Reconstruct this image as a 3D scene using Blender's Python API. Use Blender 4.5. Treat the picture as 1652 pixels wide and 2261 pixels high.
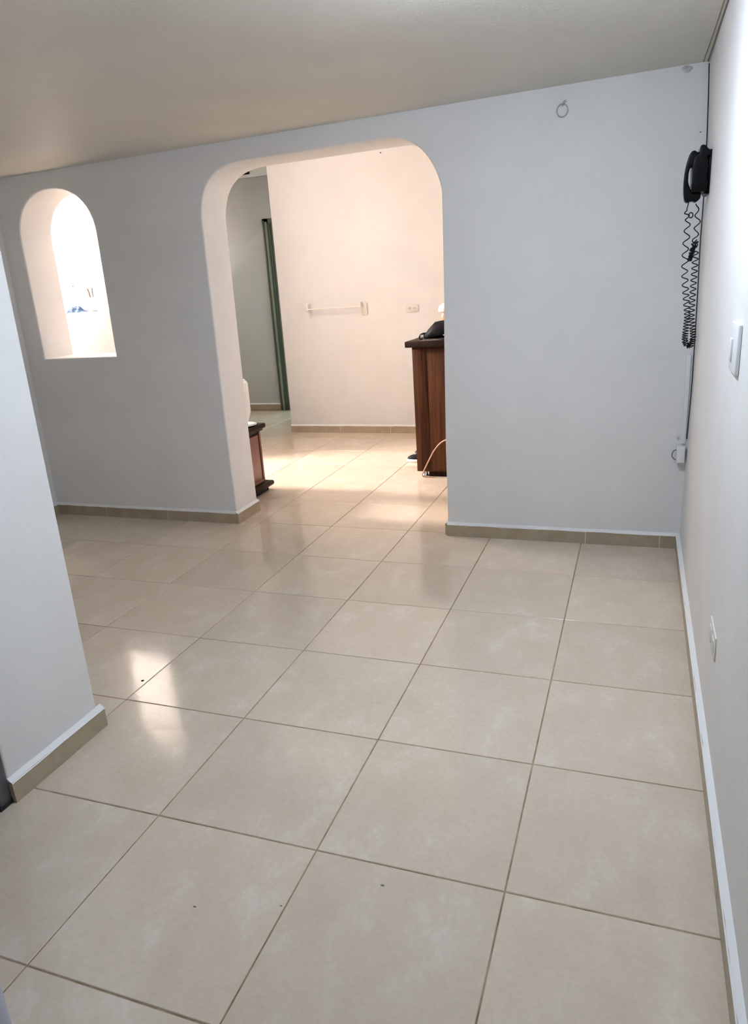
import bpy, bmesh, math, random
from mathutils import Matrix, Vector
for o in list(bpy.data.objects): bpy.data.objects.remove(o)
sc = bpy.context.scene
C = sc.collection
T = 0.55            # one floor tile in metres; every coordinate below is given in tiles
random.seed(7)

# ------------------------------------------------------------------ camera
FPX, PITCH, ROLL, YAW = 1589.205, math.radians(72.358), math.radians(-3.809), math.radians(20.5995)
cam = bpy.data.objects.new('camera', bpy.data.cameras.new('camera'))
C.objects.link(cam); sc.camera = cam
cam.data.sensor_fit = 'HORIZONTAL'; cam.data.sensor_width = 36.0
cam.data.lens = 36.0 * FPX / 1652.0
cam.data.clip_start = 0.02
R = Matrix.Rotation(YAW, 4, 'Z') @ Matrix.Rotation(PITCH, 4, 'X') @ Matrix.Rotation(ROLL, 4, 'Z')
cam.matrix_world = Matrix.Translation(Vector((2.49256, -1.7631, 2.85163)) * T) @ R

# ------------------------------------------------------------------ world, exposure
w = bpy.data.worlds.new('daylight'); sc.world = w; w.use_nodes = True
bg = w.node_tree.nodes['Background']
bg.inputs[0].default_value = (0.55, 0.86, 0.93, 1); bg.inputs[1].default_value = 3.6
vs = sc.view_settings
vs.view_transform = 'Standard'; vs.look = 'None'; vs.gamma = 1.0; vs.use_curve_mapping = False
vs.exposure = 0.0
LAMP_MAIN = ((1.62, 2.2, 4.36), (0.72, 0.84, 1.0), 252.0)
LAMP_KITCHEN = ((-9.5, 6.98, 5.0), (1.0, 0.87, 0.82), 620.0)
LAMP_HALLWAY = ((-4.55, 8.4, 5.70), (1.0, 0.85, 0.79), 168.0)
LAMP_END_FILL = ((-9.3, 13.0, 5.0), (1.0, 0.86, 0.76), 135.0)  # fill lamp added unseen to brighten the far hall wall

# ------------------------------------------------------------------ helpers
def link(name, me, mat=None, parent=None, loc=None):
    o = bpy.data.objects.new(name, me); C.objects.link(o)
    if mat is not None and me is not None and not me.materials: me.materials.append(mat)
    if parent is not None: o.parent = parent
    if loc is not None: o.location = Vector(loc) * T
    return o
def tag(o, label, cat, group=None):
    o['label'] = label; o['category'] = cat
    if group: o['group'] = group
    return o
def struct(o): o['kind'] = 'structure'; return o
def empty(name, loc, label=None, cat=None, rz=0, group=None):
    o = bpy.data.objects.new(name, None); C.objects.link(o)
    o.empty_display_size = 0.05
    o.location = Vector(loc) * T; o.rotation_euler = (0, 0, rz)
    if label: tag(o, label, cat, group)
    return o
def finish(bm, name, smooth=False, angle=None):
    bmesh.ops.recalc_face_normals(bm, faces=bm.faces)
    me = bpy.data.meshes.new(name)
    bm.to_mesh(me); bm.free()
    if smooth:
        for f in me.polygons: f.use_smooth = True
        if angle: me.set_sharp_from_angle(angle=math.radians(angle))
    return me
def add_box(bm, x0, x1, y0, y1, z0, z1, bev=0.0, seg=2):
    m = Matrix.LocRotScale(Vector(((x0+x1)/2, (y0+y1)/2, (z0+z1)/2)) * T, None, Vector((x1-x0, y1-y0, z1-z0)) * T)
    r = bmesh.ops.create_cube(bm, size=1, matrix=m)
    if bev > 0:
        es = list({e for v in r['verts'] for e in v.link_edges})
        bmesh.ops.bevel(bm, geom=es, offset=bev * T, segments=seg, profile=0.5, affect='EDGES')
def box(name, x0, x1, y0, y1, z0, z1, mat, parent=None, bev=0.0, seg=2):
    bm = bmesh.new(); add_box(bm, x0, x1, y0, y1, z0, z1, bev, seg)
    return link(name, finish(bm, name, bev > 0, 40), mat, parent)
def tube(name, pts, r, mat, parent=None, res=3, cyclic=False, poly=True, radii=None):
    cu = bpy.data.curves.new(name, 'CURVE'); cu.dimensions = '3D'
    cu.bevel_depth = r * T; cu.bevel_resolution = res; cu.use_fill_caps = True
    if poly:
        s = cu.splines.new('POLY'); s.points.add(len(pts) - 1)
        for i, q in enumerate(pts): s.points[i].co = (q[0]*T, q[1]*T, q[2]*T, 1)
    else:
        s = cu.splines.new('BEZIER'); s.bezier_points.add(len(pts) - 1)
        for i, q in enumerate(pts):
            b = s.bezier_points[i]; b.co = Vector(q) * T; b.handle_left_type = b.handle_right_type = 'AUTO'
    if radii:
        for i, rr in enumerate(radii):
            (s.points if poly else s.bezier_points)[i].radius = rr
    s.use_cyclic_u = cyclic
    return conv(name, cu, mat, parent)
def conv(name, cu, mat, parent, smooth=True, rot=None):
    tmp = bpy.data.objects.new('tmp', cu); C.objects.link(tmp)
    dg = bpy.context.evaluated_depsgraph_get(); dg.update()
    me = bpy.data.meshes.new_from_object(tmp.evaluated_get(dg))
    bpy.data.objects.remove(tmp)
    me.name = name
    if rot is not None: me.transform(rot)
    me.materials.clear()
    for f in me.polygons: f.use_smooth = smooth
    me.set_sharp_from_angle(angle=math.radians(40))
    return link(name, me, mat, parent)
def plate(name, loops, a0, a1, mat, parent=None, bev=0.0, axis='y', seg=2):
    """Filled outline (x,z) [+ holes] given thickness from a0 to a1 along y (or outline (y,z) along x)."""
    cu = bpy.data.curves.new(name, 'CURVE'); cu.dimensions = '2D'; cu.fill_mode = 'BOTH'
    th = abs(a1 - a0) * T / 2
    cu.extrude = max(th - bev * T, 1e-4); cu.bevel_depth = bev * T; cu.bevel_resolution = seg; cu.offset = -bev * T
    for lp in loops:
        s = cu.splines.new('POLY'); s.points.add(len(lp) - 1)
        for i, q in enumerate(lp): s.points[i].co = (q[0]*T, q[1]*T, 0, 1)
        s.use_cyclic_u = True
    mid = (a0 + a1) / 2 * T
    if axis == 'y':   # curve x->x, y->z
        M = Matrix(((1,0,0,0),(0,0,1,mid),(0,1,0,0),(0,0,0,1)))
    else:             # curve x->y, y->z
        M = Matrix(((0,0,1,mid),(1,0,0,0),(0,1,0,0),(0,0,0,1)))
    o = conv(name, cu, mat, parent, smooth=bev > 0, rot=M)
    me = o.data
    bm = bmesh.new(); bm.from_mesh(me)
    bmesh.ops.remove_doubles(bm, verts=bm.verts, dist=1e-5)
    bmesh.ops.recalc_face_normals(bm, faces=bm.faces); bm.to_mesh(me); bm.free()
    return o
def add_lathe(bm, prof, c, n=24, sx=1.0, sy=1.0):
    rings = []
    for r, z in prof:
        rings.append([bm.verts.new(Vector((c[0] + sx*r*math.cos(2*math.pi*k/n), c[1] + sy*r*math.sin(2*math.pi*k/n), c[2] + z)) * T) for k in range(n)])
    for a, b in zip(rings, rings[1:]):
        for k in range(n): bm.faces.new((a[k], a[(k+1) % n], b[(k+1) % n], b[k]))
    bm.faces.new(rings[0][::-1]); bm.faces.new(rings[-1])
def lathe(name, prof, c, mat, parent=None, n=24, sx=1.0, sy=1.0, angle=50):
    bm = bmesh.new(); add_lathe(bm, prof, c, n, sx, sy)
    return link(name, finish(bm, name, True, angle), mat, parent)
def loft(name, rings, mat, parent=None, sub=0):
    bm = bmesh.new(); R_ = [[bm.verts.new(Vector(q) * T) for q in r] for r in rings]
    n = len(R_[0])
    for a, b in zip(R_, R_[1:]):
        for k in range(n): bm.faces.new((a[k], a[(k+1) % n], b[(k+1) % n], b[k]))
    bm.faces.new(R_[0][::-1]); bm.faces.new(R_[-1])
    if sub: bmesh.ops.subdivide_edges(bm, edges=bm.edges, cuts=sub, use_grid_fill=True, smooth=0.6)
    return link(name, finish(bm, name, True, 60), mat, parent)

# ------------------------------------------------------------------ materials
def mat(name, col, rough=0.6, metal=0.0, spec=0.5, emit=None, es=0.0, coat=0.0):
    m = bpy.data.materials.new(name); m.use_nodes = True
    b = m.node_tree.nodes['Principled BSDF']
    b.inputs['Base Color'].default_value = (*col, 1); b.inputs['Roughness'].default_value = rough
    b.inputs['Metallic'].default_value = metal; b.inputs['Specular IOR Level'].default_value = spec
    b.inputs['Coat Weight'].default_value = coat
    if emit: b.inputs['Emission Color'].default_value = (*emit, 1); b.inputs['Emission Strength'].default_value = es
    return m
def N(m, t, **kw):
    n = m.node_tree.nodes.new(t)
    for k, v in kw.items():
        if hasattr(n, k): setattr(n, k, v)
        else: n.inputs[k].default_value = v
    return n
def L(m, a, b): m.node_tree.links.new(a, b)
def ramp(m, stops):
    r = m.node_tree.nodes.new('ShaderNodeValToRGB')
    while len(r.color_ramp.elements) < len(stops): r.color_ramp.elements.new(0.5)
    for e, (p, c) in zip(r.color_ramp.elements, stops): e.position = p; e.color = (*c, 1)
    return r
def paint(name, col, bump=0.25, mott=0.03):
    m = mat(name, col, 0.55, spec=0.35); b = m.node_tree.nodes['Principled BSDF']
    g = N(m, 'ShaderNodeNewGeometry')
    n1 = N(m, 'ShaderNodeTexNoise', Scale=55.0, Detail=4.0, Roughness=0.65); L(m, g.outputs['Position'], n1.inputs['Vector'])
    n3 = N(m, 'ShaderNodeTexNoise', Scale=3.2, Detail=3.0); L(m, g.outputs['Position'], n3.inputs['Vector'])
    mx = N(m, 'ShaderNodeMath', operation='MULTIPLY_ADD'); mx.inputs[1].default_value = 4.0
    L(m, n3.outputs[0], mx.inputs[0]); L(m, n1.outputs[0], mx.inputs[2])
    bp = N(m, 'ShaderNodeBump', Strength=bump, Distance=0.004); L(m, mx.outputs[0], bp.inputs['Height']); L(m, bp.outputs[0], b.inputs['Normal'])
    n2 = N(m, 'ShaderNodeTexNoise', Scale=2.0, Detail=5.0, Roughness=0.6); L(m, g.outputs['Position'], n2.inputs['Vector'])
    lo = tuple(c * (1 - mott) for c in col); hi = tuple(min(1, c * (1 + mott)) for c in col)
    r = ramp(m, [(0.35, lo), (0.65, hi)]); L(m, n2.outputs[0], r.inputs[0]); L(m, r.outputs[0], b.inputs['Base Color'])
    return m
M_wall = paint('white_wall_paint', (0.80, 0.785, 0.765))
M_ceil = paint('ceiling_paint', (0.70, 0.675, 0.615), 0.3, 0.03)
M_edge = paint('plaster_edge_paint', (0.83, 0.82, 0.80), 0.15, 0.02)
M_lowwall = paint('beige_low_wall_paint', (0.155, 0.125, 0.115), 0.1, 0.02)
def tile_mat():
    m = mat('beige_ceramic_tile', (0.6, 0.5, 0.4), 0.16, spec=0.5); b = m.node_tree.nodes['Principled BSDF']
    tc = N(m, 'ShaderNodeNewGeometry'); oi = N(m, 'ShaderNodeObjectInfo')
    ad = N(m, 'ShaderNodeVectorMath', operation='SCALE'); ad.inputs['Scale'].default_value = 9.0
    cb = N(m, 'ShaderNodeCombineXYZ'); L(m, oi.outputs['Random'], cb.inputs[0]); L(m, oi.outputs['Random'], cb.inputs[2])
    L(m, cb.outputs[0], ad.inputs[0])
    sm = N(m, 'ShaderNodeVectorMath', operation='ADD'); L(m, tc.outputs['Position'], sm.inputs[0]); L(m, ad.outputs[0], sm.inputs[1])
    mp = N(m, 'ShaderNodeMapping'); mp.inputs['Rotation'].default_value = (0, 0, 0.5); mp.inputs['Scale'].default_value = (1, 0.75, 1); L(m, sm.outputs[0], mp.inputs[0])
    n1 = N(m, 'ShaderNodeTexNoise', Scale=6.5, Detail=8.0, Roughness=0.68, Distortion=0.15); L(m, mp.outputs[0], n1.inputs['Vector'])
    r1 = ramp(m, [(0.38, (0.640, 0.535, 0.415)), (0.56, (0.675, 0.572, 0.455)), (0.66, (0.715, 0.628, 0.525)), (0.76, (0.765, 0.705, 0.63))])
    L(m, n1.outputs[0], r1.inputs[0])
    n2 = N(m, 'ShaderNodeTexNoise', Scale=60.0, Detail=3.0); L(m, tc.outputs['Position'], n2.inputs['Vector'])
    r2 = ramp(m, [(0.2, (0.93, 0.93, 0.93)), (0.8, (1.04, 1.04, 1.04))]); L(m, n2.outputs[0], r2.inputs[0])
    mu = N(m, 'ShaderNodeMix', data_type='RGBA', blend_type='MULTIPLY'); mu.inputs[0].default_value = 1.0
    L(m, r1.outputs[0], mu.inputs[6]); L(m, r2.outputs[0], mu.inputs[7])
    hv = N(m, 'ShaderNodeHueSaturation'); rr = N(m, 'ShaderNodeMapRange'); rr.inputs[3].default_value = 0.95; rr.inputs[4].default_value = 1.05
    L(m, oi.outputs['Random'], rr.inputs[0]); L(m, rr.outputs[0], hv.inputs['Value']); L(m, mu.outputs[2], hv.inputs['Color'])
    L(m, hv.outputs[0], b.inputs['Base Color'])
    n3 = N(m, 'ShaderNodeTexNoise', Scale=9.0, Detail=6.0, Roughness=0.7); L(m, tc.outputs['Position'], n3.inputs['Vector'])
    r3 = N(m, 'ShaderNodeMapRange'); r3.inputs[1].default_value = 0.35; r3.inputs[2].default_value = 0.7; r3.inputs[3].default_value = 0.07; r3.inputs[4].default_value = 0.17
    L(m, n3.outputs[0], r3.inputs[0]); L(m, r3.outputs[0], b.inputs['Roughness'])
    return m
M_tile = tile_mat()
def noisy(name, c0, c1, sc_, rough, spec=0.5, stretch=(1, 1, 1), detail=5.0, coat=0.0, bump=0.0):
    m = mat(name, c0, rough, spec=spec, coat=coat); b = m.node_tree.nodes['Principled BSDF']
    g = N(m, 'ShaderNodeNewGeometry'); mp = N(m, 'ShaderNodeMapping'); mp.inputs['Scale'].default_value = stretch
    L(m, g.outputs['Position'], mp.inputs[0])
    n = N(m, 'ShaderNodeTexNoise', Scale=sc_, Detail=detail, Roughness=0.6); L(m, mp.outputs[0], n.inputs['Vector'])
    r = ramp(m, [(0.35, c0), (0.68, c1)]); L(m, n.outputs[0], r.inputs[0]); L(m, r.outputs[0], b.inputs['Base Color'])
    if bump:
        bp = N(m, 'ShaderNodeBump', Strength=bump, Distance=0.003); L(m, n.outputs[0], bp.inputs['Height']); L(m, bp.outputs[0], b.inputs['Normal'])
    return m
M_grout = noisy('brown_grout', (0.22, 0.145, 0.08), (0.42, 0.31, 0.20), 14.0, 0.85, 0.2)
M_base = noisy('taupe_baseboard_tile', (0.36, 0.285, 0.195), (0.43, 0.35, 0.25), 8.0, 0.3)
M_joint = mat('pale_joint', (0.75, 0.7, 0.62), 0.8)
M_wood = noisy('reddish_brown_wood', (0.026, 0.0085, 0.0035), (0.085, 0.030, 0.011), 6.0, 0.5, 0.12, (9, 9, 0.35))
M_darkwood = noisy('very_dark_wood', (0.008, 0.004, 0.003), (0.022, 0.010, 0.006), 8.0, 0.5, 0.10, (8, 8, 0.5))
M_redpanel = noisy('cherry_wood_panel', (0.16, 0.05, 0.035), (0.24, 0.085, 0.06), 6.0, 0.35, 0.5, (8, 8, 0.4))
M_black = mat('black_plastic', (0.003, 0.003, 0.0035), 0.30, spec=0.12)
M_cord = mat('black_cord', (0.004, 0.005, 0.008), 0.45, spec=0.2)
M_bag = noisy('black_bag_fabric', (0.003, 0.003, 0.004), (0.008, 0.008, 0.009), 40.0, 0.6, 0.12, bump=0.3)
M_white = mat('white_plastic', (0.80, 0.80, 0.80), 0.35)
M_cream = mat('cream_plastic', (0.74, 0.70, 0.63), 0.4)
M_pole = mat('white_enamel', (0.82, 0.77, 0.72), 0.3)
M_steel = mat('bright_steel', (0.7, 0.7, 0.7), 0.2, metal=1.0)
M_darksteel = noisy('dark_grey_painted_steel', (0.055, 0.058, 0.062), (0.10, 0.10, 0.105), 20.0, 0.45, 0.5)
M_green = noisy('green_painted_steel', (0.062, 0.075, 0.052), (0.085, 0.10, 0.072), 12.0, 0.4, 0.5, (4, 4, 0.5))
M_ring = mat('shaded_white_paint', (0.42, 0.40, 0.38), 0.6)  # white paint; the ring's shading is put into its grey colour
M_greenlight = noisy('pale_green_grey_steel', (0.22, 0.26, 0.20), (0.28, 0.32, 0.25), 12.0, 0.4)
M_rubber = mat('black_rubber', (0.01, 0.01, 0.01), 0.7)
M_hose = mat('pink_beige_cable', (0.50, 0.28, 0.20), 0.4)
M_ceramic = mat('white_ceramic', (0.85, 0.84, 0.82), 0.15, coat=0.5)
M_tan = mat('tan_ceramic', (0.55, 0.30, 0.16), 0.35)
M_brush = mat('brown_brush_wood', (0.10, 0.045, 0.02), 0.5)
M_blue = noisy('blue_cloth', (0.003, 0.010, 0.030), (0.028, 0.06, 0.115), 30.0, 0.8, 0.2)
M_lilac = mat('pale_lilac_door_paint', (0.55, 0.56, 0.66), 0.5)
M_dark = mat('dark_void', (0.01, 0.01, 0.01), 0.9, spec=0.1)
def emis(name, col, s):
    m = mat(name, (0.9, 0.9, 0.9), 0.5, emit=col, es=s); return m

# ------------------------------------------------------------------ floor: every tile a slab, grout recessed
floor = struct(box('floor', -10.6, 3.3, -4.3, 16.5, -0.06, -0.004, M_grout))
GAP = 0.0038
def tile_mesh(wx, wy):
    bm = bmesh.new(); h = 0.0
    x0, x1, y0, y1 = -wx/2, wx/2, -wy/2, wy/2; b = 0.003
    lo = [bm.verts.new(Vector(q) * T) for q in ((x0,y0,-0.02),(x1,y0,-0.02),(x1,y1,-0.02),(x0,y1,-0.02))]
    mi = [bm.verts.new(Vector(q) * T) for q in ((x0,y0,-b),(x1,y0,-b),(x1,y1,-b),(x0,y1,-b))]
    hi = [bm.verts.new(Vector(q) * T) for q in ((x0+b,y0+b,0),(x1-b,y0+b,0),(x1-b,y1-b,0),(x0+b,y1-b,0))]
    for A, B in ((lo, mi), (mi, hi)):
        for k in range(4): bm.faces.new((A[k], A[(k+1) % 4], B[(k+1) % 4], B[k]))
    bm.faces.new(hi); bm.faces.new(lo[::-1])
    me = finish(bm, 'tile'); me.materials.append(M_tile); return me
XE = [-8.0 + i for i in range(11)] + [2.984]
YE = [-4.0 + i for i in range(19)]
cache = {}
for i in range(len(XE) - 1):
    for j in range(len(YE) - 1):
        x0, x1, y0, y1 = XE[i], XE[i+1], YE[j], YE[j+1]
        if x1 <= -5.2 and y1 <= 5.95: continue
        if y0 >= 12 and x0 >= -4.2: continue
        if x0 == -6.0 and y1 <= 5.95: x0 = -5.19
        key = (round(x1-x0, 3), round(y1-y0, 3))
        if key not in cache: cache[key] = tile_mesh(key[0] - 2*GAP, key[1] - 2*GAP)
        o = link('tile', cache[key], None, floor, ((x0+x1)/2, (y0+y1)/2, 0))
        o.rotation_euler = (random.uniform(-1, 1)*0.0016, random.uniform(-1, 1)*0.0016, 0)

# ------------------------------------------------------------------ walls and ceilings
YF, YB = 5.93, 6.48                      # front and back face of the wall with the arch
def arc(cx, cz, rx, rz, a0, a1, n, p=1.0):
    out = []
    for k in range(n + 1):
        a = math.radians(a0 + (a1 - a0) * k / n); c, s = math.cos(a), math.sin(a)
        out.append((cx + rx * math.copysign(abs(c)**p, c), cz + rz * math.copysign(abs(s)**p, s)))
    return out
AL, AR = -2.285, 0.505
ARCH = [(-2.285, 1.2), (-2.272, 2.4), (-2.262, 3.2), (-2.257, 3.60), (-2.250, 3.72), (-2.229, 3.823), (-2.187, 3.938), (-2.111, 4.047), (-2.011, 4.124), (-1.92, 4.165), (-1.801, 4.194), (-1.686, 4.206), (-1.519, 4.211), (-1.0, 4.216),
        (-0.4, 4.226), (0.035, 4.229), (0.154, 4.213), (0.247, 4.172), (0.361, 4.089), (0.450, 3.976), (0.515, 3.845), (0.548, 3.73), (0.555, 3.60), (0.545, 2.8), (0.525, 2.0), (0.508, 1.0)]
def smooth(pts, n=3):
    out = []
    for i in range(len(pts) - 1):
        p0, p1, p2, p3 = pts[max(0, i-1)], pts[i], pts[i+1], pts[min(len(pts)-1, i+2)]
        if math.dist(p1, p2) > 0.25: out.append(p1); continue
        for k in range(n):
            t = k / n
            out.append(tuple(0.5*((2*b) + (-a+c)*t + (2*a-5*b+4*c-d)*t*t + (-a+3*b-3*c+d)*t**3) for a, b, c, d in zip(p0, p1, p2, p3)))
    return out + [pts[-1]]
outer = [(-10.6, -0.03), (AL, -0.03)] + smooth(ARCH) + [(AR, -0.03), (3.3, -0.03), (3.3, 5.9), (-10.6, 5.9)]
niche = [(-4.915, 2.165), (-3.765, 2.165), (-3.755, 3.45)] + arc(-4.335, 3.63, 0.58, 0.555, 0, 180, 22, 0.93) + [(-4.915, 3.4)]
wall_back = struct(plate('wall_back', [outer, niche], YF, YB, M_wall, None, bev=0.022, seg=3))
XR = 2.984
def xr(z): return 2.984 - 0.024 * min(1.0, max(0.0, z - 0.1) / 2.1)
XC = [(-0.03, 2.984), (0.14, 2.984), (1.17, 3.000), (1.71, 3.010), (2.1, 3.009), (2.6, 3.004), (3.0, 2.998), (3.45, 3.000), (3.83, 2.994), (4.14, 2.984), (4.46, 2.968), (5.9, 2.968)]
def xc(z):
    for (z0, a), (z1, b) in zip(XC, XC[1:]):
        if z <= z1: return a + (b - a) * (z - z0) / (z1 - z0)
    return XC[-1][1]
def right_wall():
    bm = bmesh.new(); ys = [-4.3, 0, 3.0, 4.0, 4.7, 4.9, 5.1, 5.3, 5.5, 5.7, 5.94, 6.6, 15.5]; rows = []
    for y in ys:
        u = min(1, max(0, (5.75 - y) / 0.75)); u = u * u * (3 - 2 * u)
        rows.append([bm.verts.new(Vector((xc(z) * (1 - u) + xr(z) * u, y, z)) * T) for z, _ in XC])
        rows[-1] += [bm.verts.new(Vector((3.3, y, 5.9)) * T), bm.verts.new(Vector((3.3, y, -0.03)) * T)]
    for A, B in zip(rows, rows[1:]):
        for k_ in range(len(A)): bm.faces.new((A[k_], A[(k_+1) % len(A)], B[(k_+1) % len(A)], B[k_]))
    bm.faces.new(rows[0]); bm.faces.new(rows[-1][::-1])
    return link('wall_right', finish(bm, 'wall_right', True, 40), M_wall)
wall_right = struct(right_wall())
wall_near = struct(box('wall_near', -5.5, 3.3, -4.3, -4.0, -0.03, 4.7, M_wall))
wall_left = struct(box('wall_left', -5.5, -5.2, -4.3, YF, -0.03, 4.6, M_wall))
pier = struct(box('wall_partition', -5.2, -0.95, 0.86, 1.655, -0.03, 4.6, M_wall, bev=0.02, seg=3))
struct(box('wall_doorway', -1.4, -0.95, -4.0, -0.78, -0.03, 4.6, M_wall, bev=0.015))
struct(box('wall_over_door', -1.4, -0.95, -0.78, 0.86, 4.05, 4.6, M_wall))
struct(box('wall_far', -4.21, 3.3, 11.56, 14.15, -0.03, 5.9, M_wall, bev=0.012))
struct(box('wall_far_left', -10.3, -5.7, 11.56, 11.9, -0.03, 5.9, M_wall))
struct(box('wall_kitchen', -10.6, -10.3, YB, 15.5, -0.03, 5.9, M_wall))
HY = 14.2
struct(plate('wall_hall', [[(-10.3, -0.03), (-5.38, -0.03), (-5.38, 4.32), (-4.25, 4.32), (-4.25, -0.03), (-4.15, -0.03), (-4.15, 5.9), (-10.3, 5.9)]], HY, HY + 0.3, M_wall))
struct(box('trim_hall_beam', -8.1, -4.22, HY - 0.04, HY - 0.001, 5.30, 5.85, M_wall, bev=0.01))
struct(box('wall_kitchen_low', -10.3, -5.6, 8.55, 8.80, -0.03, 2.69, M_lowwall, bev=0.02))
struct(box('wall_kitchen_end', -10.3, -4.6, 9.24, 9.40, -0.03, 5.9, M_wall, bev=0.02))
# ceilings
def slab(name, x0, x1, y0, y1, za, zb, th, m):
    bm = bmesh.new()
    vs_ = [bm.verts.new(Vector(q) * T) for q in ((x0,y0,za),(x1,y0,zb),(x1,y1,zb),(x0,y1,za),(x0,y0,za+th),(x1,y0,zb+th),(x1,y1,zb+th),(x0,y1,za+th))]
    for f in ((0,1,2,3),(4,7,6,5),(0,4,5,1),(1,5,6,2),(2,6,7,3),(3,7,4,0)): bm.faces.new([vs_[k] for k in f])
    return struct(link(name, finish(bm, name), m))
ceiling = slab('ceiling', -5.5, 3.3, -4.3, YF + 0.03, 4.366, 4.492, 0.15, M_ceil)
slab('ceiling_kitchen', -10.6, 3.3, YB - 0.02, 15.5, 5.86, 5.86, 0.15, M_ceil)

# ------------------------------------------------------------------ baseboards: cut tile pieces with a painted plaster edge on top
def baseboard(name, p0, p1, nrm, cuts, h=0.14, th=0.035, edge=True):
    """pieces along p0->p1; the wall lies behind, nrm points into the room"""
    root = struct(link(name, bpy.data.meshes.new(name)))
    d = Vector((p1[0]-p0[0], p1[1]-p0[1], 0)); Ln = d.length; d.normalize(); n = Vector((nrm[0], nrm[1], 0))
    o0 = Vector((p0[0], p0[1], 0))
    def strip(a, b, z0, z1, t0, t1, m, nm, par, wob=0.0, seed=0):
        rnd = random.Random(seed); k = max(1, int((b - a) / 0.12)) if wob else 1
        bm = bmesh.new(); rows = []
        for i in range(k + 1):
            s = a + (b - a) * i / k; j1 = rnd.uniform(-wob, wob); j2 = rnd.uniform(-wob, wob)
            q = o0 + d * s
            rows.append([bm.verts.new(v * T) for v in (q, )] if False else [bm.verts.new((q + n * t0 + Vector((0, 0, z0))) * T), bm.verts.new((q + n * (t1) + Vector((0, 0, z0 + (j1 if wob else 0)))) * T),
                         bm.verts.new((q + n * (t1 - (0.004 if not wob else (t1 - t0) * 0.82)) + Vector((0, 0, z1 + j2))) * T), bm.verts.new((q + n * t0 + Vector((0, 0, z1 + j2))) * T)])
        for A, B in zip(rows, rows[1:]):
            for e in range(4): bm.faces.new((A[e], A[(e+1) % 4], B[(e+1) % 4], B[e]))
        bm.faces.new(rows[0]); bm.faces.new(rows[-1][::-1])
        return link(nm, finish(bm, nm, bool(wob), 50), m, par)
    cs = [0] + cuts + [Ln]
    for a, b in zip(cs, cs[1:]):
        strip(a + (0.004 if a else 0), b - (0.004 if b < Ln else 0), 0.0, h, -0.005, th, M_base, 'baseboard_tile', root)
    for c in cuts: strip(c - 0.005, c + 0.005, 0.0, h - 0.004, -0.004, th - 0.003, M_joint, 'tile_joint', root)
    if edge: strip(0, Ln, h - 0.004, h + 0.022, -0.006, th + 0.002, M_edge, 'plaster_edge', root, 0.0035, int(Ln * 100) + 3)
    return root
baseboard('baseboard_back', (XR, YF), (AR - 0.002, YF), (0, -1), [0.19, 0.94])
baseboard('baseboard_back_left', (AL + 0.002, YF), (-5.2, YF), (0, -1), [1.05, 2.05])
baseboard('baseboard_jamb', (AL, YB), (AL, YF - 0.035), (1, 0), [])
baseboard('baseboard_jamb_right', (AR, YF), (AR, YB), (-1, 0), [])
baseboard('baseboard_right', (XR, YF), (XR, -4.0), (-1, 0), [0.72, 1.72, 2.72, 3.72, 4.72, 5.5, 6.5, 7.5, 8.5])
baseboard('baseboard_partition', (-0.95, 0.86), (-0.95, 1.655 + 0.035), (1, 0), [])
baseboard('baseboard_partition_end', (-0.95, 1.655), (-5.2, 1.655), (0, 1), [0.9, 1.9, 2.9])
baseboard('baseboard_far', (-4.21, 11.56), (3.0, 11.56), (0, -1), [1.1, 2.17, 3.1, 4.1, 5.1])
baseboard('baseboard_hall', (-8.1, HY), (-5.76, HY), (0, -1), [1.0])
baseboard('baseboard_left', (-5.2, 1.69), (-5.2, YF), (1, 0), [1.0, 2.0, 3.0])

# ------------------------------------------------------------------ doors
d1 = struct(link('door_1', bpy.data.meshes.new('door_1')))      # green steel frame at the end of the hall
for nm, x0, x1, y0, y1, z0, z1 in (('frame_stile', -5.765, -5.60, HY - 0.05, HY + 0.02, 0, 4.40), ('frame_stile', -4.27, -4.225, HY - 0.05, HY + 0.02, 0, 4.40), ('frame_head', -5.765, -4.225, HY - 0.05, HY + 0.02, 4.28, 4.40)):
    box(nm, x0, x1, y0, y1, z0, z1, M_green, d1, bev=0.012)
box('frame_bead', -5.735, -5.70, HY - 0.075, HY - 0.045, 0, 4.36, M_green, d1, bev=0.008)
box('frame_rebate', -5.60, -5.37, HY - 0.02, HY + 0.06, 0, 4.30, M_greenlight, d1, bev=0.01)
box('frame_bead', -5.60, -5.56, HY - 0.06, HY - 0.018, 0, 4.29, M_green, d1, bev=0.008)
box('frame_bead', -5.695, -5.635, HY - 0.07, HY - 0.045, 0, 4.33, M_greenlight, d1, bev=0.008)
d2 = struct(link('door_2', bpy.data.meshes.new('door_2')))      # grey steel frame and lilac leaf left of the camera
box('frame_stile', -1.02, -0.945, 0.775, 0.858, 0, 4.08, M_darksteel, d2, bev=0.008)
box('frame_stop', -1.06, -1.02, 0.72, 0.80, 0, 4.04, M_darksteel, d2, bev=0.006)
box('frame_foot', -1.03, -0.94, 0.765, 0.862, 0, 0.03, M_rubber, d2, bev=0.006)
box('frame_stile', -1.02, -0.945, -0.778, -0.70, 0, 4.08, M_darksteel, d2, bev=0.008)
box('frame_head', -1.02, -0.945, -0.70, 0.775, 4.0, 4.08, M_darksteel, d2, bev=0.008)
leaf = box('door_leaf', 0.0, 1.43, -0.035, 0.035, 0.03, 3.98, M_lilac, d2, bev=0.012)
leaf.location = Vector((-0.92, -0.655, 0)) * T; leaf.rotation_euler = (0, 0, math.atan2(0.165, 1.42))

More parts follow.
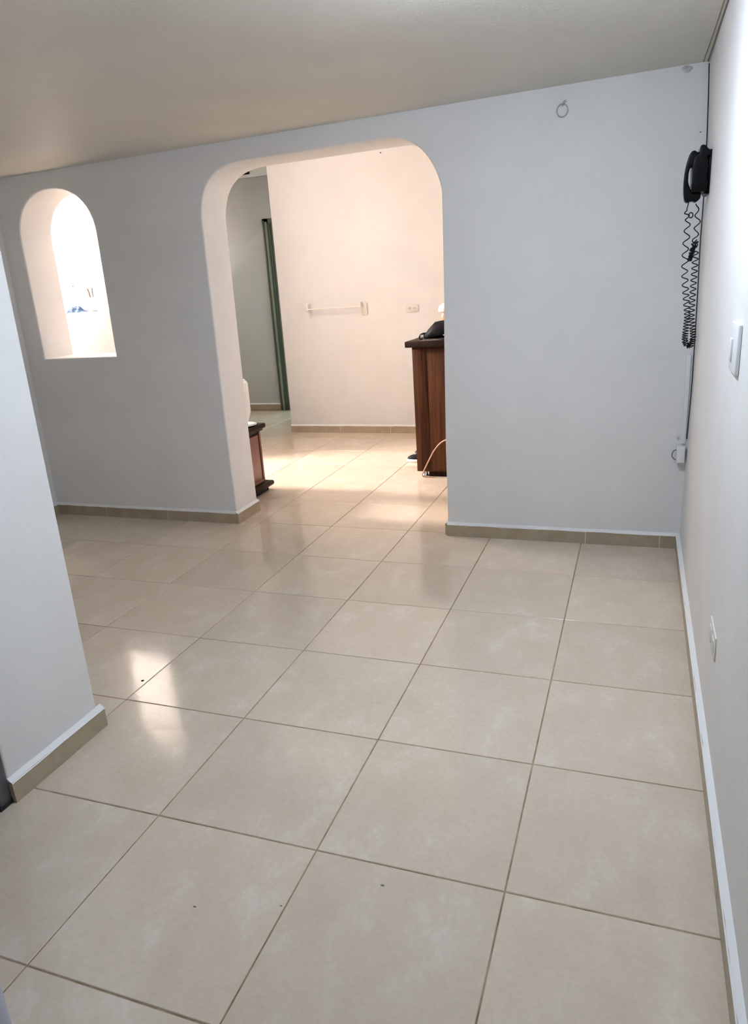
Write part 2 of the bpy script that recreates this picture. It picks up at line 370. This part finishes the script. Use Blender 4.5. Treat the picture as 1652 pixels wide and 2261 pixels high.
# ------------------------------------------------------------------ lamps (outside the frame, as fixtures; the far-hall one is added fill)
def dome_lamp(name, cfg, label, r, h):
    (x, y, z), col, s = cfg
    e = empty(name, (x, y, z), label, 'lamp')
    lathe('lamp_base', [(r*1.08, 0.0), (r*1.08, 0.05), (r*0.9, 0.07)], (0, 0, 0.03), M_white, e, 32)
    prof = [(r * math.sin(math.radians(a)), -h * math.cos(math.radians(a))) for a in (4, 20, 38, 56, 74, 90)]
    lathe('lamp_diffuser', prof, (0, 0, 0.03), emis(name + '_glow', col, s), e, 28)
    return e
dome_lamp('ceiling_lamp', LAMP_MAIN, 'round white dome lamp on the ceiling of the near room', 0.20, 0.14)
dome_lamp('ceiling_lamp', LAMP_HALLWAY, 'warm dome lamp on the high ceiling of the room beyond the arch', 0.20, 0.14)
k = dome_lamp('pendant_lamp', LAMP_KITCHEN, 'warm dome lamp hanging over the kitchen behind the wall', 0.55, 0.90)
dome_lamp('ceiling_lamp', LAMP_END_FILL, 'added unseen fill lamp brightening the far hall', 0.20, 0.14)
bpy_cord = tube('lamp_cord', [(0, 0, 0.09), (0, 0, 0.86)], 0.012, M_white, bpy.data.objects['ceiling_lamp.002'])  # cord of the added far-hall fill lamp
tube('lamp_cord', [(0, 0, 0.09), (0, 0, 0.86)], 0.012, M_white, k)

# ------------------------------------------------------------------ wall phone in the corner
XP = xr(3)
ph = empty('wall_phone', (XP, 4.98, 3.35), 'black corded wall phone with a long coiled cord in the right corner', 'telephone')
def sh(pts, dx=0.0): return [(p[0] - XP + dx, p[1] - 3.35) for p in pts]
HAND = [(2.8556,3.6537),(2.8430,3.6650),(2.8292,3.6662),(2.8150,3.6590),(2.8049,3.6435),(2.7950,3.6150),(2.7862,3.5816),(2.7790,3.5400),(2.775,3.5022),(2.7724,3.4375),(2.7738,3.3950),(2.7775,3.3551),(2.7840,3.3180),(2.7905,3.3044),(2.8020,3.2950),(2.8141,3.2956),(2.8300,3.3020),(2.8464,3.3025),(2.8600,3.2950),(2.8699,3.2938),(2.8900,3.3080),(2.9006,3.3204),(2.9045,3.3593),(2.8500,3.3630),(2.8354,3.3725),(2.8205,3.4001),(2.8100,3.4280),(2.8043,3.4506),(2.8044,3.4992),(2.8080,3.5250),(2.8144,3.5465),(2.8298,3.5577),(2.8600,3.5600),(2.8905,3.564),(2.8846,3.6504)]
BODY = [(2.8745,3.6833),(2.8802,3.692),(2.8958,3.6945),(2.9121,3.6870),(2.9258,3.6681),(2.9427,3.6550),(2.9510,3.6350),(2.9460,3.6192),(2.9267,3.6118),(2.9266,3.5679),(2.9372,3.551),(2.934,3.5071),(2.9349,3.4499),(2.9431,3.4235),(2.9401,3.3758),(2.925,3.3644),(2.8868,3.3617),(2.8287,3.364),(2.8306,3.4348),(2.8302,3.4893),(2.8263,3.5502),(2.8379,3.6153),(2.8716,3.6336)]
plate('phone_body', [sh(BODY)], -0.16, 0.16, M_black, ph, bev=0.006)
PL = [(2.925,3.655),(2.9520,3.650),(2.9520,3.600),(2.950,3.52),(2.9500,3.4287),(2.9480,3.345),(2.930,3.345)]
plate('mounting_plate', [[(-0.014, 0.31), (0.0, 0.31), (0.0, -0.005), (-0.014, -0.005)]], -0.13, 0.17, M_black, ph, bev=0.004)
for z0, z1 in ((0.235, 0.305), (0.13, 0.19), (0.0, 0.06)): box('spacer', -0.036, -0.008, -0.08, 0.15, z0, z1, M_black, ph)
plate('handset', [sh(HAND)], -0.11, 0.0, M_black, ph, bev=0.010, seg=3)
# coiled cord: helix wound round a hanging centre line
CORD = [(2.8204,3.2993,0,0),(2.8102,3.2501,0,0),(2.8085,3.2234,.015,.05),(2.8216,3.1751,.018,.06),(2.8217,3.121,.022,.095),(2.8226,3.0528,.023,.095),(2.8179,2.9673,.023,.09),(2.8199,2.8805,.024,.09),(2.8231,2.7752,.024,.078),(2.8388,2.6326,.024,.062),(2.8582,2.4879,.023,.036),(2.8663,2.4149,.022,.028),(2.8604,2.2869,.022,.020),(2.8574,2.2241,.022,.017),(2.8777,2.1787,.020,.014),(2.9087,2.1852,.020,.014),(2.9228,2.2366,.022,.018),(2.9138,2.3216,.022,.024),(2.8974,2.4135,.022,.034),(2.895,2.558,.022,.045),(2.8959,2.7002,.022,.047),(2.8969,2.8403,.022,.045),(2.8974,2.9338,.020,.05),(2.8827,3.0036,.018,.09),(2.8954,3.1149,.022,.095),(2.8919,3.2161,.02,.10),(2.8735,3.2944,0,.1)]
def helix(pts, yc, steps):
    out = []; phs = 0.0
    for a, b in zip(pts, pts[1:]):
        A = Vector((a[0], 0, a[1])); B = Vector((b[0], 0, b[1])); ln = (B - A).length; t = (B - A).normalized(); s = Vector((-t.z, 0, t.x))
        pit0, pit1 = a[3] or b[3], b[3] or a[3]
        turns = ln / max(0.01, (pit0 + pit1) / 2) if (pit0 or pit1) else 0
        n = max(2, int(steps * turns))
        for i in range(n):
            u = i / n; amp = a[2] + (b[2] - a[2]) * u
            q = A.lerp(B, u) + s * amp * math.cos(phs + 2*math.pi*turns*u)
            out.append((q.x - XP, yc + amp * 0.8 * math.sin(phs + 2*math.pi*turns*u), q.z - 3.35))
        phs += 2 * math.pi * turns
    return out
tube('coiled_cord', helix(CORD, -0.05, 11), 0.0044, M_cord, ph, res=1)
KN = [(2.884,3.006,.016,.02),(2.896,2.985,.020,.018),(2.870,2.962,.026,.022),(2.878,2.945,.014,.012),(2.868,2.925,.022,.014),(2.866,2.900,.014,.010),(2.858,2.880,.016,.010),(2.8555,2.8536,.013,.010)]
tube('cord_tangle', helix(KN, -0.05, 9), 0.0052, M_cord, ph, res=1)
lp = [(2.842 + 0.016*math.cos(a*0.5) - XP, -0.05 + 0.01*math.sin(a*0.5), 3.203 + 0.020*math.sin(a*0.5) - 3.35) for a in range(0, 26)]
tube('cord_tangle', lp, 0.0044, M_cord, ph, res=1)

cab = tube('telephone_cable', [(2.960,5.90,4.464),(2.974,5.90,4.1438),(2.984,5.90,3.8288),(2.990,5.90,3.4526),(2.988,5.90,2.99),(2.994,5.90,2.5953),(2.999,5.90,2.0979),(3.000,5.90,1.7102),(2.990,5.90,1.1721)], 0.0042, M_cord, None, res=2, poly=False)
tag(cab, 'thin black cable running down the right corner behind the wall phone', 'cable')
rc = box('cable_raceway', 2.942, 2.982, YF - 0.022, YF + 0.002, 1.12, 1.99, M_white, None, bev=0.005)
tag(rc, 'narrow white cable strip beside the corner above the white box', 'cable cover')
jb = empty('junction_box', (2.955, 5.88, 0.94), 'small square white box low in the right corner with a wire loop', 'socket')
box('box_body', -0.055, 0.025, -0.06, 0.048, 0.0, 0.165, M_white, jb, bev=0.008)
box('box_lid', -0.050, 0.020, -0.072, -0.058, 0.008, 0.157, M_white, jb, bev=0.004)
tube('wire_loop', [(-0.05, 0.0, 0.125),(-0.075,-0.01,0.118),(-0.093,-0.01,0.085),(-0.088,-0.01,0.05),(-0.052,0,0.018)], 0.0035, M_cord, jb, poly=False, res=1)
nb = lathe('cable_clip', [(0.004, 0), (0.013, 0.003), (0.013, 0.016), (0.004, 0.02)], (2.905, 5.90, 1.185), M_cream, None, 12)
tag(nb, 'tiny rounded clip just above the white box in the right corner', 'clip')

# ring hook, nail marks and plaster chip on the back wall
rh = empty('ring_hook', (1.745, YF, 4.30), 'white painted ring hanging from a small hook high on the back wall', 'hook')
ring = [(-0.012 + 0.050*math.cos(a), -0.022, -0.040 + 0.054*math.sin(a)) for a in [2*math.pi*i/28 for i in range(28)]]
tube('ring', ring, 0.0042, M_ring, rh, cyclic=True, res=2)
tube('hook', [(0.016, 0.01, 0.035), (0.012, -0.02, 0.036), (0.000, -0.04, 0.02), (-0.010, -0.036, 0.002), (-0.014, -0.012, 0.006)], 0.006, M_ring, rh, poly=False, res=2)
lathe('screw_eye', [(0.004, 0), (0.016, 0.004), (0.017, 0.014), (0.006, 0.02)], (0.018, -0.006, 0.026), M_cream, rh, 12)
bm = bmesh.new()
bmesh.ops.create_icosphere(bm, subdivisions=2, radius=1, matrix=Matrix.LocRotScale(Vector((2.79, YF, 4.452)) * T, None, Vector((0.045, 0.012, 0.032)) * T))
for v in bm.verts: v.co += Vector([random.uniform(-1, 1) * 0.004 for _ in range(3)])
ch = link('plaster_chip', finish(bm, 'plaster_chip'), mat('dusty_plaster', (0.60, 0.58, 0.55), 0.9), wall_back)
M_crack = mat('grey_brown_crack', (0.22, 0.19, 0.14), 0.8)
tube('ceiling_crack', [(2.952, 5.92, 4.484), (2.955, 4.6, 4.486), (2.952, 3.2, 4.485), (2.954, 1.0, 4.486)], 0.006, M_crack, ceiling, res=1, poly=False)
tube('ceiling_crack', [(2.915, 5.92, 4.486), (2.925, 5.2, 4.487), (2.930, 4.2, 4.487), (2.935, 2.6, 4.488)], 0.0045, M_crack, ceiling, res=1, poly=False)
nl = lathe('nail_hole', [(0.001, 0), (0.006, 0.001), (0.006, 0.006), (0.001, 0.007)], (2.93, YF - 0.003, 3.935), M_dark, wall_back, 10)

# ------------------------------------------------------------------ light switch and low socket on the right wall
sw = empty('light_switch', (xr(2.4), 2.30, 2.305), 'white light switch on the right wall, halfway up', 'switch')
box('switch_plate', -0.020, 0.0, -0.14, 0.14, 0.0, 0.245, M_white, sw, bev=0.008, seg=3)
box('rocker', -0.030, -0.016, 0.02, 0.10, 0.055, 0.165, M_white, sw, bev=0.006)
so = empty('wall_socket', (xr(0.74)+0.001, 2.36, 0.705), 'white wall socket low on the right wall near the floor', 'socket')
box('socket_plate', -0.012, 0.003, -0.15, 0.15, 0.0, 0.15, M_cream, so, bev=0.008)
for yy in (-0.07, 0.07): box('socket_face', -0.016, -0.008, yy - 0.045, yy + 0.045, 0.03, 0.115, M_cream, so, bev=0.004)

# ------------------------------------------------------------------ far wall: towel bar, plates
FY = 11.56
tb = empty('towel_bar', (-3.0, FY, 2.47), 'thin white rod held by a bracket on the far wall beyond the arch', 'rail')
tube('rod', [(-0.56, -0.10, -0.035), (0.50, -0.10, -0.035)], 0.014, M_pole, tb, res=4)
box('bracket', -0.61, -0.555, -0.13, 0.0, -0.06, 0.07, M_pole, tb, bev=0.01)
box('bracket_base', -0.625, -0.535, -0.02, 0.0, -0.07, 0.085, M_pole, tb, bev=0.006)
box('bracket', 0.49, 0.53, -0.12, 0.0, -0.05, 0.05, M_pole, tb, bev=0.008)
bp_ = box('blank_plate', -2.485, -2.375, FY - 0.03, FY, 2.28, 2.505, M_cream, None, bev=0.006)
tag(bp_, 'upright blank cream plate at the right end of the towel rod', 'plate')
ws = empty('wall_socket', (-1.49, FY, 2.29), 'double wall socket on the far wall left of the dark counter', 'socket')
box('socket_plate', -0.12, 0.12, -0.022, 0.0, 0.0, 0.13, M_cream, ws, bev=0.006)
for xx in (-0.05, 0.05):
    f = box('socket_face', xx - 0.035, xx + 0.035, -0.027, -0.018, 0.03, 0.10, M_cream, ws, bev=0.003)
    for s in (-0.012, 0.012): box('slot', xx + s - 0.003, xx + s + 0.003, -0.0285, -0.026, 0.05, 0.08, M_dark, f)
n2 = lathe('nail', [(0.001, -0.01), (0.012, -0.008), (0.012, 0.008), (0.001, 0.01)], (-1.94, FY - 0.008, 5.025), M_darksteel, None, 10)
tag(n2, 'small dark nail high on the far wall beyond the arch', 'nail')
vb = empty('wall_vent', (-6.08, HY - 0.04, 5.36), 'small dark vent at the top of the hall wall behind the arch', 'vent')
box('vent_box', -0.13, 0.13, -0.05, 0.0, 0.0, 0.26, M_dark, vb, bev=0.01)
for q in range(4): box('vent_slat', -0.115, 0.115, -0.062, -0.048, 0.03 + q*0.055, 0.045 + q*0.055, M_darksteel, vb)

# ------------------------------------------------------------------ tall wooden counter right of the arch
ct = empty('wooden_counter', (-0.58, 8.40, 0), 'tall reddish brown wooden counter with a dark overhanging top', 'counter')
box('body', 0.0, 2.2, 0.0, 0.62, 0.085, 1.93, M_wood, ct, bev=0.006)
box('front_panel', 0.03, 0.21, -0.006, 0.002, 0.11, 1.90, M_wood, ct, bev=0.002)
box('front_panel', 0.225, 2.15, -0.008, 0.002, 0.11, 1.90, M_wood, ct, bev=0.002)
box('countertop', -0.085, 2.3, -0.07, 0.74, 1.93, 2.015, M_darkwood, ct, bev=0.012)
box('base_block', 0.17, 2.12, 0.05, 0.58, 0.0, 0.09, M_darkwood, ct)  # dark block added to stand in for the black shadow under the counter
for xx in (0.10, 2.16):
    for yy in (0.09, 0.53):
        lathe('foot', [(0.045, 0), (0.05, 0.01), (0.035, 0.03), (0.04, 0.085)], (xx, yy, 0), M_steel, ct, 14)
hs = tube('pink_cable', [(0.10, 8.25, 0.72),(0.02, 8.26, 0.665),(-0.0577,8.27,0.618),(-0.1614,8.29,0.5616),(-0.2687,8.31,0.4484),(-0.343,8.32,0.3293),(-0.4188,8.33,0.1888),(-0.4707,8.34,0.085),(-0.490,8.36,0.03),(-0.47,8.37,0.012),(-0.30,8.36,0.012)], 0.0095, M_hose, None, poly=False, res=3)
tag(hs, 'pinkish cable arching in front of the wooden counter down to the floor', 'cable')

# black bag lying on the counter
bg_ = empty('handbag', (-0.10, 8.66, 2.020), 'slouched black handbag with a ring strap lying on the wooden counter', 'bag')
rings = []
for x, zt, hw in ((-0.36, 0.075, 0.05), (-0.32, 0.10, 0.09), (-0.27, 0.145, 0.13), (-0.235, 0.195, 0.15), (-0.19, 0.235, 0.16), (-0.10, 0.252, 0.17), (0.02, 0.262, 0.17), (0.18, 0.25, 0.17), (0.3, 0.2, 0.15), (0.36, 0.1, 0.1)):
    r = []
    for k_ in range(14):
        a = 2 * math.pi * k_ / 14
        cz = zt * 0.5; zz = cz + math.copysign(abs(math.sin(a))**0.6, math.sin(a)) * (zt * 0.5 - 0.001) * (1 if math.sin(a) > 0 else 0.96)
        r.append((x + random.uniform(-.006, .006), hw * math.copysign(abs(math.cos(a))**0.7, math.cos(a)) * (1.0 - 0.25 * max(0, math.sin(a))), max(0.006, zz + random.uniform(-.004, .004))))
    rings.append(r)
loft('bag_body', rings, M_bag, bg_, 1)
tube('strap', [(-0.33, -0.04, 0.085), (-0.375, -0.06, 0.075), (-0.405, -0.08, 0.05), (-0.40, -0.09, 0.012), (-0.36, -0.09, 0.010)], 0.012, M_bag, bg_, poly=False)
tube('ring', [(-0.392 + 0.022*math.cos(a), -0.09, 0.040 + 0.024*math.sin(a)) for a in [2*math.pi*i/18 for i in range(18)]], 0.004, M_steel, bg_, cyclic=True, res=2)
for xx in (-0.35, -0.02): lathe('stud', [(0.002, -0.012), (0.012, -0.006), (0.012, 0.006), (0.002, 0.012)], (xx, -0.175, 0.06), M_steel, bg_, 12)
# bunch of keys at the front edge
ky = empty('keys', (-0.30, 8.41, 2.015), 'bunch of metal keys on the wooden counter in front of the handbag', 'keys')
tube('key_ring', [(0.035*math.cos(a), 0.035*math.sin(a), 0.006) for a in [2*math.pi*i/20 for i in range(20)]], 0.003, M_steel, ky, cyclic=True, res=1)
for q, (aa, dd) in enumerate(((2.9, 0.10), (3.6, 0.11), (0.3, 0.12), (-0.3, 0.10))):
    kx, kyy = 0.035*math.cos(aa), 0.035*math.sin(aa)
    bmk = bmesh.new(); add_box(bmk, 0, dd, -0.006, 0.006, 0.0, 0.006, 0.001, 1); add_lathe(bmk, [(0.019, 0.0), (0.019, 0.006)], (0.0, 0, 0), 12)
    ko = link('key', finish(bmk, 'key'), M_steel, ky); ko.location = Vector((kx, kyy, 0.004 + 0.004*(q % 2))) * T; ko.rotation_euler = (0, 0, aa)
# mushroom-topped ornament behind the bag
st = empty('ornament', (-0.19, 8.95, 2.015), 'small tan ornament with white rounded top behind the black handbag', 'ornament')
lathe('base', [(0.10, 0), (0.11, 0.02), (0.085, 0.10), (0.06, 0.16)], (0, 0, 0), M_ceramic, st, 20)
lathe('stem', [(0.055, 0.16), (0.05, 0.22), (0.075, 0.26), (0.085, 0.31), (0.06, 0.36), (0.05, 0.38)], (0, 0, 0), M_tan, st, 20)
lathe('cap', [(0.05, 0.355), (0.115, 0.37), (0.12, 0.40), (0.095, 0.455), (0.05, 0.485), (0.006, 0.495)], (0, 0, 0), M_ceramic, st, 24)

# ------------------------------------------------------------------ sneakers behind the counter
def sneaker(loc, label, sole=None):
    e = empty('sneaker', loc, label, 'shoe', group='sneakers behind the counter')
    def outl(s):  # toe at x=0, heel at x=0.5
        xs = [0.0, 0.012, 0.05, 0.12, 0.22, 0.34, 0.44, 0.49, 0.50]; ws_ = [0.012, 0.045, 0.075, 0.088, 0.082, 0.070, 0.070, 0.05, 0.02]
        return xs, ws_
    xs, ws_ = outl(0)
    def ring_(z, g, x0=0.0, x1=0.50):
        up = [(x0 + (x1 - x0) * x / 0.5, w_ * g, z) for x, w_ in zip(xs, ws_)]; return up + [(x, -y, z) for x, y, z in reversed(up)]
    loft('sole', [ring_(0.0, 0.92, 0.012, 0.495), ring_(0.012, 1.04, 0.0), ring_(0.045, 1.06, -0.004, 0.503), ring_(0.052, 0.98)], sole or M_ceramic, e)
    def up_(x0, g, zf, zb):
        up = [(x0 + (0.495 - x0) * x / 0.5, w_ * g, zf + (zb - zf) * (x / 0.5)) for x, w_ in zip(xs, ws_)]; return up + [(x, -y, z) for x, y, z in reversed(up)]
    loft('upper', [ring_(0.048, 0.97, 0.01, 0.497), up_(0.02, 0.93, 0.075, 0.10), up_(0.06, 0.78, 0.10, 0.15), up_(0.14, 0.55, 0.125, 0.19), up_(0.20, 0.38, 0.145, 0.205)], M_bag, e)
    for q in range(4): tube('lace', [(0.15 + q*0.035, -0.035, 0.125 + q*0.010), (0.16 + q*0.035, 0, 0.135 + q*0.011), (0.15 + q*0.035, 0.035, 0.125 + q*0.010)], 0.005, M_ceramic, e, poly=False, res=1)
    return e
sneaker((-1.03, 9.33, 0.0), 'black sneaker with white sole poking out behind the wooden counter')
s2 = sneaker((-1.03, 9.82, 0.0), 'farther black sneaker mostly hidden behind the wooden counter', M_rubber)

# ------------------------------------------------------------------ small dark cabinet behind the left jamb
sc_ = empty('side_cabinet', (-2.65, 7.0, 0), 'low dark wooden cabinet with a cherry side panel left of the arch', 'cabinet')
box('body', -1.6, 0.0, -0.50, 0.40, 0.13, 0.93, M_darkwood, sc_, bev=0.01)
box('side_panel', -0.002, 0.012, -0.44, 0.325, 0.19, 0.86, M_redpanel, sc_, bev=0.006)
box('panel_border', -0.001, 0.018, -0.47, 0.365, 0.155, 0.19, M_redpanel, sc_, bev=0.006)
box('panel_border', -0.001, 0.018, 0.345, 0.39, 0.16, 0.90, M_redpanel, sc_, bev=0.006)
box('top', -1.66, 0.085, -0.515, 0.46, 0.945, 1.015, M_darkwood, sc_, bev=0.02, seg=3)
box('top_moulding', -1.63, 0.045, -0.51, 0.43, 0.91, 0.947, M_darkwood, sc_, bev=0.01)
box('base_block', -1.62, 0.04, -0.51, 0.43, 0.0, 0.085, M_darkwood, sc_, bev=0.015)
box('plinth_moulding', -1.65, 0.11, -0.515, 0.50, 0.075, 0.145, M_darkwood, sc_, bev=0.028, seg=3)
pt = lathe('plate', [(0.10, 0), (0.14, 0.006), (0.20, 0.022), (0.195, 0.026), (0.12, 0.012), (0.002, 0.010)], (-2.78, 7.18, 1.0155), M_ceramic, None, 32)
tag(pt, 'flat white dish under the white jug on the low dark cabinet', 'dish')
jg = empty('jug', (-2.78, 7.18, 1.029), 'tall white jug standing on the low dark cabinet left of the arch', 'jug')
lathe('jug_body', [(0.075, 0.0), (0.08, 0.04), (0.10, 0.09), (0.133, 0.18), (0.137, 0.24), (0.137, 0.58), (0.13, 0.61), (0.11, 0.625)], (0, 0, 0), M_ceramic, jg, 32)
lathe('jug_lid', [(0.115, 0.62), (0.10, 0.645), (0.03, 0.655), (0.02, 0.68), (0.004, 0.684)], (0, 0, 0), M_ceramic, jg, 24)
tube('jug_handle', [(-0.13, 0, 0.52), (-0.20, 0, 0.50), (-0.21, 0, 0.34), (-0.13, 0, 0.26)], 0.016, M_ceramic, jg, poly=False)

# ------------------------------------------------------------------ things on the kitchen ledge seen through the wall opening
cl_ = empty('cloth', (-6.63, 8.66, 2.69), 'crumpled blue cloth on the ledge seen through the arched wall opening', 'cloth')
bm = bmesh.new(); bmesh.ops.create_grid(bm, x_segments=26, y_segments=14, size=0.5)
for v in bm.verts:
    x, y = v.co.x, v.co.y
    hgt = max(0.0, 0.14 * math.exp(-((x + 0.15) / 0.24)**2) + 0.08 * math.exp(-((x - 0.2) / 0.15)**2)) * (0.8 + 0.2 * math.sin(x * 11 + y * 7)) * max(0, 1 - (2 * y)**2)
    v.co = Vector((x * 0.40 + 0.01 * math.sin(y * 20), y * 0.18 + 0.012 * math.sin(x * 22), hgt + 0.004)) * T
bmesh.ops.solidify(bm, geom=bm.faces, thickness=0.004)
link('cloth_fold', finish(bm, 'cloth_fold', True), M_blue, cl_)
cp = empty('brush_cup', (-6.29, 8.68, 2.69), 'white cup of upright brushes on the ledge seen through the arched opening', 'cup')
lathe('cup', [(0.05, 0), (0.065, 0.01), (0.075, 0.23), (0.068, 0.23), (0.055, 0.02), (0.002, 0.02)], (0, 0, 0), M_ceramic, cp, 20)
tube('brush', [(0.0, 0, 0.03), (-0.045, 0, 0.30), (-0.062, 0, 0.37)], 0.018, M_brush, cp)
tube('brush', [(0.02, 0, 0.03), (0.028, 0, 0.30), (0.032, 0, 0.38)], 0.013, M_darksteel, cp)
hk = box('wall_hook', -7.19, -7.12, 9.21, 9.24, 3.125, 3.15, M_darksteel, None, bev=0.004)
tag(hk, 'tiny dark hook on the bright wall seen through the arched opening', 'hook')

# floor marks: a chipped hole in one tile and dark crumbs
hole = lathe('tile_chip', [(0.012, -0.001), (0.013, 0.0012), (0.002, 0.0014)], (-1.047, 2.26, 0), M_dark, floor, 8)
for cx_, cy_, rr_ in ((0.569, 0.498, 0.006), (1.415, 0.8735, 0.007), (0.98, 0.62, 0.004)):
    lathe('floor_speck', [(rr_, 0.0005), (rr_ * 0.8, 0.003), (rr_ * 0.2, 0.004)], (cx_, cy_, 0), M_crack, floor, 8, 1.6, 0.8)
